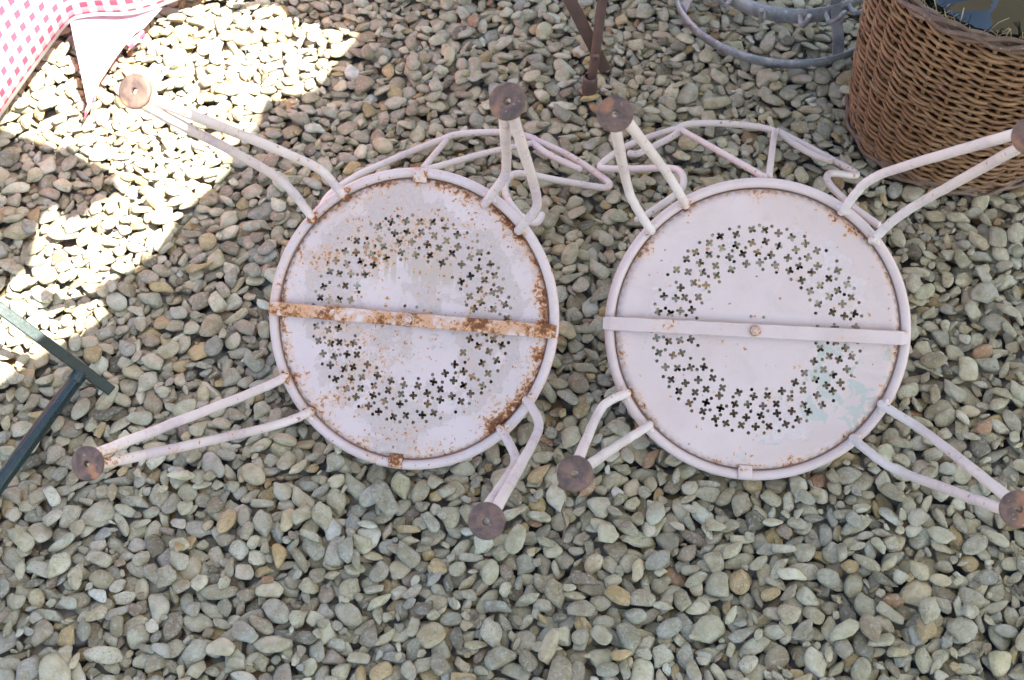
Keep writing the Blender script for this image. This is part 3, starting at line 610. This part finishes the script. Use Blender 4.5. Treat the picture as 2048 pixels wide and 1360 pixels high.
# ---------------------------------------------------------------- gingham cloth on a low table
g = G('gingham'); uv = g.sep(g.coord('UV'))
def stripe(v): return g.math('LESS_THAN', g.math('FRACT', g.math('DIVIDE', v, .027)), .5)
a_, b_ = stripe(uv[0]), stripe(uv[1]); s_ = g.math('MULTIPLY', g.math('ADD', a_, b_), .5)
hemm = g.math('LESS_THAN', uv[1], .009); s_ = g.math('MULTIPLY', s_, g.math('SUBTRACT', 1.0, hemm))
col = g.mix(g.ramp(s_, 0.0, .5), (.82, .80, .79), (.80, .40, .45)); col = g.mix(g.ramp(s_, .5, 1.0), col, (.64, .08, .13))
wv = g.noise(g.pos(), 900, 2); g.bump(wv, .0003, .5); g.done(col, .85, spec=.15)
tr = g.node('ShaderNodeBsdfTranslucent'); g.setin(tr.inputs[0], col); ms = g.node('ShaderNodeMixShader'); ms.inputs[0].default_value = .35
g.link(g.b.outputs[0], ms.inputs[1]); g.link(tr.outputs[0], ms.inputs[2]); g.link(ms.outputs[0], g.out.inputs[0]); M_gh = g.m
def grid_cloth(rows, uvs):
    me = bpy.data.meshes.new('tablecloth'); R_, C_ = len(rows), len(rows[0]); vs = [tuple(p) for r in rows for p in r]
    fs = [(i * C_ + j, i * C_ + j + 1, (i + 1) * C_ + j + 1, (i + 1) * C_ + j) for i in range(R_ - 1) for j in range(C_ - 1)]
    me.from_pydata(vs, [], fs); ul = me.uv_layers.new(name='UVMap'); fl = [u for r in uvs for u in r]
    for lp in me.loops: ul.data[lp.index].uv = fl[lp.vertex_index]
    me.update(); return me
HEM = [Vector(q) for q in CLOTHHEM]; hem = []
hp_ = smooth_path(HEM, 2); cum = [0]
for p, q in zip(hp_[:-1], hp_[1:]): cum.append(cum[-1] + (q - p).length)
tc = thing('tablecloth', 'red and white gingham cloth hanging over low table edge into the sunlight, top left', 'tablecloth', (-.8, 1.5, .2))
TO = Vector((-.8, 1.5, .2))
TOPZ = .70; rows, uvs = [], []
for i in range(13):
    t = i / 12; r, u_ = [], []
    for k, p in enumerate(hp_):
        s = cum[k]; top = Vector((-1.22 + s * .62, 1.34 + s * .80, TOPZ))
        q = p.lerp(top, t ** 1.12); q = q + Vector((.7, -.6, 0)) * .012 * math.sin(s * 23) * math.sin(math.pi * min(1, t * 1.1)) * (1 - t)
        r.append(q - TO); u_.append((s, (top - p).length * t))
    rows.append(r); uvs.append(u_)
for back in (.25, 1.1):
    rows.append([Vector((-1.22 + s * .62 - back * .78, 1.34 + s * .80 + back * .6, TOPZ + .002)) - TO for s in cum]); uvs.append([(s, .62 + back) for s in cum])
cl = put('drape', grid_cloth(rows, uvs), M_gh, tc); m_ = cl.modifiers.new('thickness', 'SOLIDIFY'); m_.thickness = .0012
# turned corner that hangs below the hem
FL = [Vector(q) for q in FLAP]; L0, R0, tip = FL[0], FL[1], FL[-1]
rows, uvs = [], []; redge = [FL[1], FL[2], FL[3], FL[4], FL[5], FL[6], FL[7], FL[8]]
def along(pts, t):
    ls = [(b - a).length for a, b in zip(pts[:-1], pts[1:])]; s = t * sum(ls)
    for a, b, l in zip(pts[:-1], pts[1:], ls):
        if s <= l + 1e-9: return a.lerp(b, s / l)
        s -= l
    return pts[-1]
for i in range(15):
    t = i / 14; a = L0.lerp(tip, t); b = along(redge, t); r, u_ = [], []
    for j in range(13):
        q = a.lerp(b, j / 12); q = q + Vector((-.1, .35, -.1)) * .05 * math.sin(math.pi * j / 12) * (1 - t); r.append(q - TO); u_.append(((b - a).length * j / 12 + .004, t * .17 + .0125))
    rows.append(r); uvs.append(u_)
g = G('gingham_back'); uv2 = g.sep(g.coord('UV')); g.done(g.mix(g.math('MULTIPLY', g.math('ADD', stripe(uv2[0]), stripe(uv2[1])), .5), (.80, .76, .76), (.76, .58, .60)), .85, spec=.1); g.bump(g.noise(g.pos(), 900, 2), .0003, .5)
tr = g.node('ShaderNodeBsdfTranslucent'); tr.inputs[0].default_value = (.85, .42, .45, 1); ms = g.node('ShaderNodeMixShader'); ms.inputs[0].default_value = .4
g.link(g.b.outputs[0], ms.inputs[1]); g.link(tr.outputs[0], ms.inputs[2]); g.link(ms.outputs[0], g.out.inputs[0])
fl_o = put('corner_flap', grid_cloth(rows, uvs), g.m, tc); m_ = fl_o.modifiers.new('thickness', 'SOLIDIFY'); m_.thickness = .0012
F2, F4, F6, F7, F8 = FL[2], FL[4], FL[6], FL[7], FL[8]
for pa, pb, pc, pd in ((F8, F6, F7, F8 + (F7 - F6)), (F4, F2, F2 + Vector((.006, -.008, -.004)), F4 + Vector((.008, -.008, -.005)))):
    q = [Vector(v) for v in (pa, pb, pc, pd)]; rows = [[(q[0].lerp(q[1], j / 4)).lerp(q[3].lerp(q[2], j / 4), i / 3) + Vector((0, 0, .004 * math.sin(math.pi * i / 3))) - TO for j in range(5)] for i in range(4)]
    put('rolled_hem', grid_cloth(rows, [[(j * .009 + .004, i * .007 + .013) for j in range(5)] for i in range(4)]), M_gh, tc)
M_wood = plain('table_wood', (.25, .17, .10), .6, .35, 20)
tb = thing('low_table', 'wooden table hidden under the red and white gingham cloth', 'table', (-1.5, 2.1, 0))
Mz = Euler((0, 0, math.atan2(.80, .62))).to_matrix()
mb = MB(); mb.box((0.0, .0, .682), 1.1, .9, .03, Mz, .003); mb.build('tabletop', M_wood, tb, smooth=False)
for sx in (-1, 1):
    for sy in (-1, 1):
        mb = MB(); mb.box(Mz @ Vector((sx * .48, sy * .38, .333)), .05, .05, .666, Mz, .003); mb.build('leg', M_wood, tb, smooth=False)

# ---------------------------------------------------------------- unseen canvas sails, added and shaped to cast the shade
g = G('canvas'); cn = g.noise(g.pos(), 6, 3); g.done(g.mix(cn, (.62, .60, .55), (.52, .50, .46)), .9, spec=.1); tr = g.node('ShaderNodeBsdfTranslucent'); tr.inputs[0].default_value = (.74, .70, .62, 1); ms = g.node('ShaderNodeMixShader'); ms.inputs[0].default_value = .27
g.link(g.b.outputs[0], ms.inputs[1]); g.link(tr.outputs[0], ms.inputs[2]); g.link(ms.outputs[0], g.out.inputs[0]); M_cv = g.m
SH = 1.9; off_ = Vector((.53, -.30, 1)) * SH
def sail(name, pts, label, z):
    t = thing(name, label, 'shade sail', (pts[0][0], pts[0][1], 0), 'unseen canvas added to shape the shade')
    o3 = Vector((pts[0][0], pts[0][1], 0)); vo, _, fo, _, _, _ = delaunay_2d_cdt([Vector((p[0], p[1])) for p in pts], [], [list(range(len(pts)))], 1, 1e-6)
    me = bpy.data.meshes.new('canvas'); me.from_pydata([Vector((v.x, v.y, z)) - o3 for v in vo], [], fo); me.update()
    o = put('canvas', me, M_cv, t, smooth=False); m = o.modifiers.new('thickness', 'SOLIDIFY'); m.thickness = .004
    return t, o3
lit = [Vector(q) + off_ for q in LIT]  # added sail: its edge is the sun patch border carried up towards the sun
pts = [(q.x, q.y) for q in lit] + [(.15, -.30), (-.10, -1.6), (2.6, -1.6), (2.9, 2.2), (.80, 2.5)]
t, o3 = sail('added_shade_sail', pts, 'large unseen canvas sail added above the chairs, edge cut to leave the sun patch', SH)
for q in ((2.62, -1.62), (2.92, 2.22), (-.12, -1.62)):
    mb = MB(); mb.tube([Vector((q[0], q[1], -.03)) - o3, Vector((q[0], q[1], 2.15)) - o3], .025, 16); mb.build('added_pole', M_gal, t)  # poles added only to carry the unseen sail
bl = [Vector(q) + off_ for q in BLOB]  # second added sail, cut to the outline of the left shade patch
t, o3 = sail('added_shade_sail', [(q.x, q.y) for q in bl] + [(-1.8, .70), (-1.8, 1.15)], 'small unseen canvas sail added to cast the shade patch on the gravel at left', SH - .0)
for q in ((-1.82, .69), (-1.82, 1.16)):
    mb = MB(); mb.tube([Vector((q[0], q[1], -.03)) - o3, Vector((q[0], q[1], 2.15)) - o3], .02, 16); mb.build('added_pole', M_gal, t)

# ---------------------------------------------------------------- small litter
M_tw = plain('dry_twig', (.20, .13, .085), .8, .4, 120)
TW = [((.065, .735, .004), (.071, .795, .012), .0015, 'dry brown twig lying on gravel in front of the chairs'),
      ((.30, 1.78, .012), (.44, 1.735, .02), .0010, 'thin dry stem across gravel inside the hoop rack, left side'),
      ((.60, 1.79, .018), (.70, 1.735, .012), .0010, 'thin dry stem inside the hoop rack beside the basket'),
      ((.27, 1.95, .012), (.42, 1.90, .010), .0011, 'long straw stalk lying near top of hoop rack'),
      ((.92, .86, .012), (1.0, .80, .01), .0011, 'thin twig on gravel right of the right chair')]
for a, b, r, lb in TW:
    a, b = Vector(a), Vector(b); m1 = a.lerp(b, .35) + Vector((.004, .003, .003)); m2 = a.lerp(b, .7) + Vector((-.003, .004, .001))
    mb = MB(); mb.tube([Vector((0, 0, 0)), m1 - a, m2 - a, b - a], [r, r * 1.1, r * .9, r * .6], 6)
    if r > .0014: mb.tube([m2 - a, m2 - a + Vector((.006, .008, .004))], r * .6, 5)
    o = mb.build('twig', M_tw); o.location = a; tag(o, lb, 'twig', 'twigs and stems on the gravel')
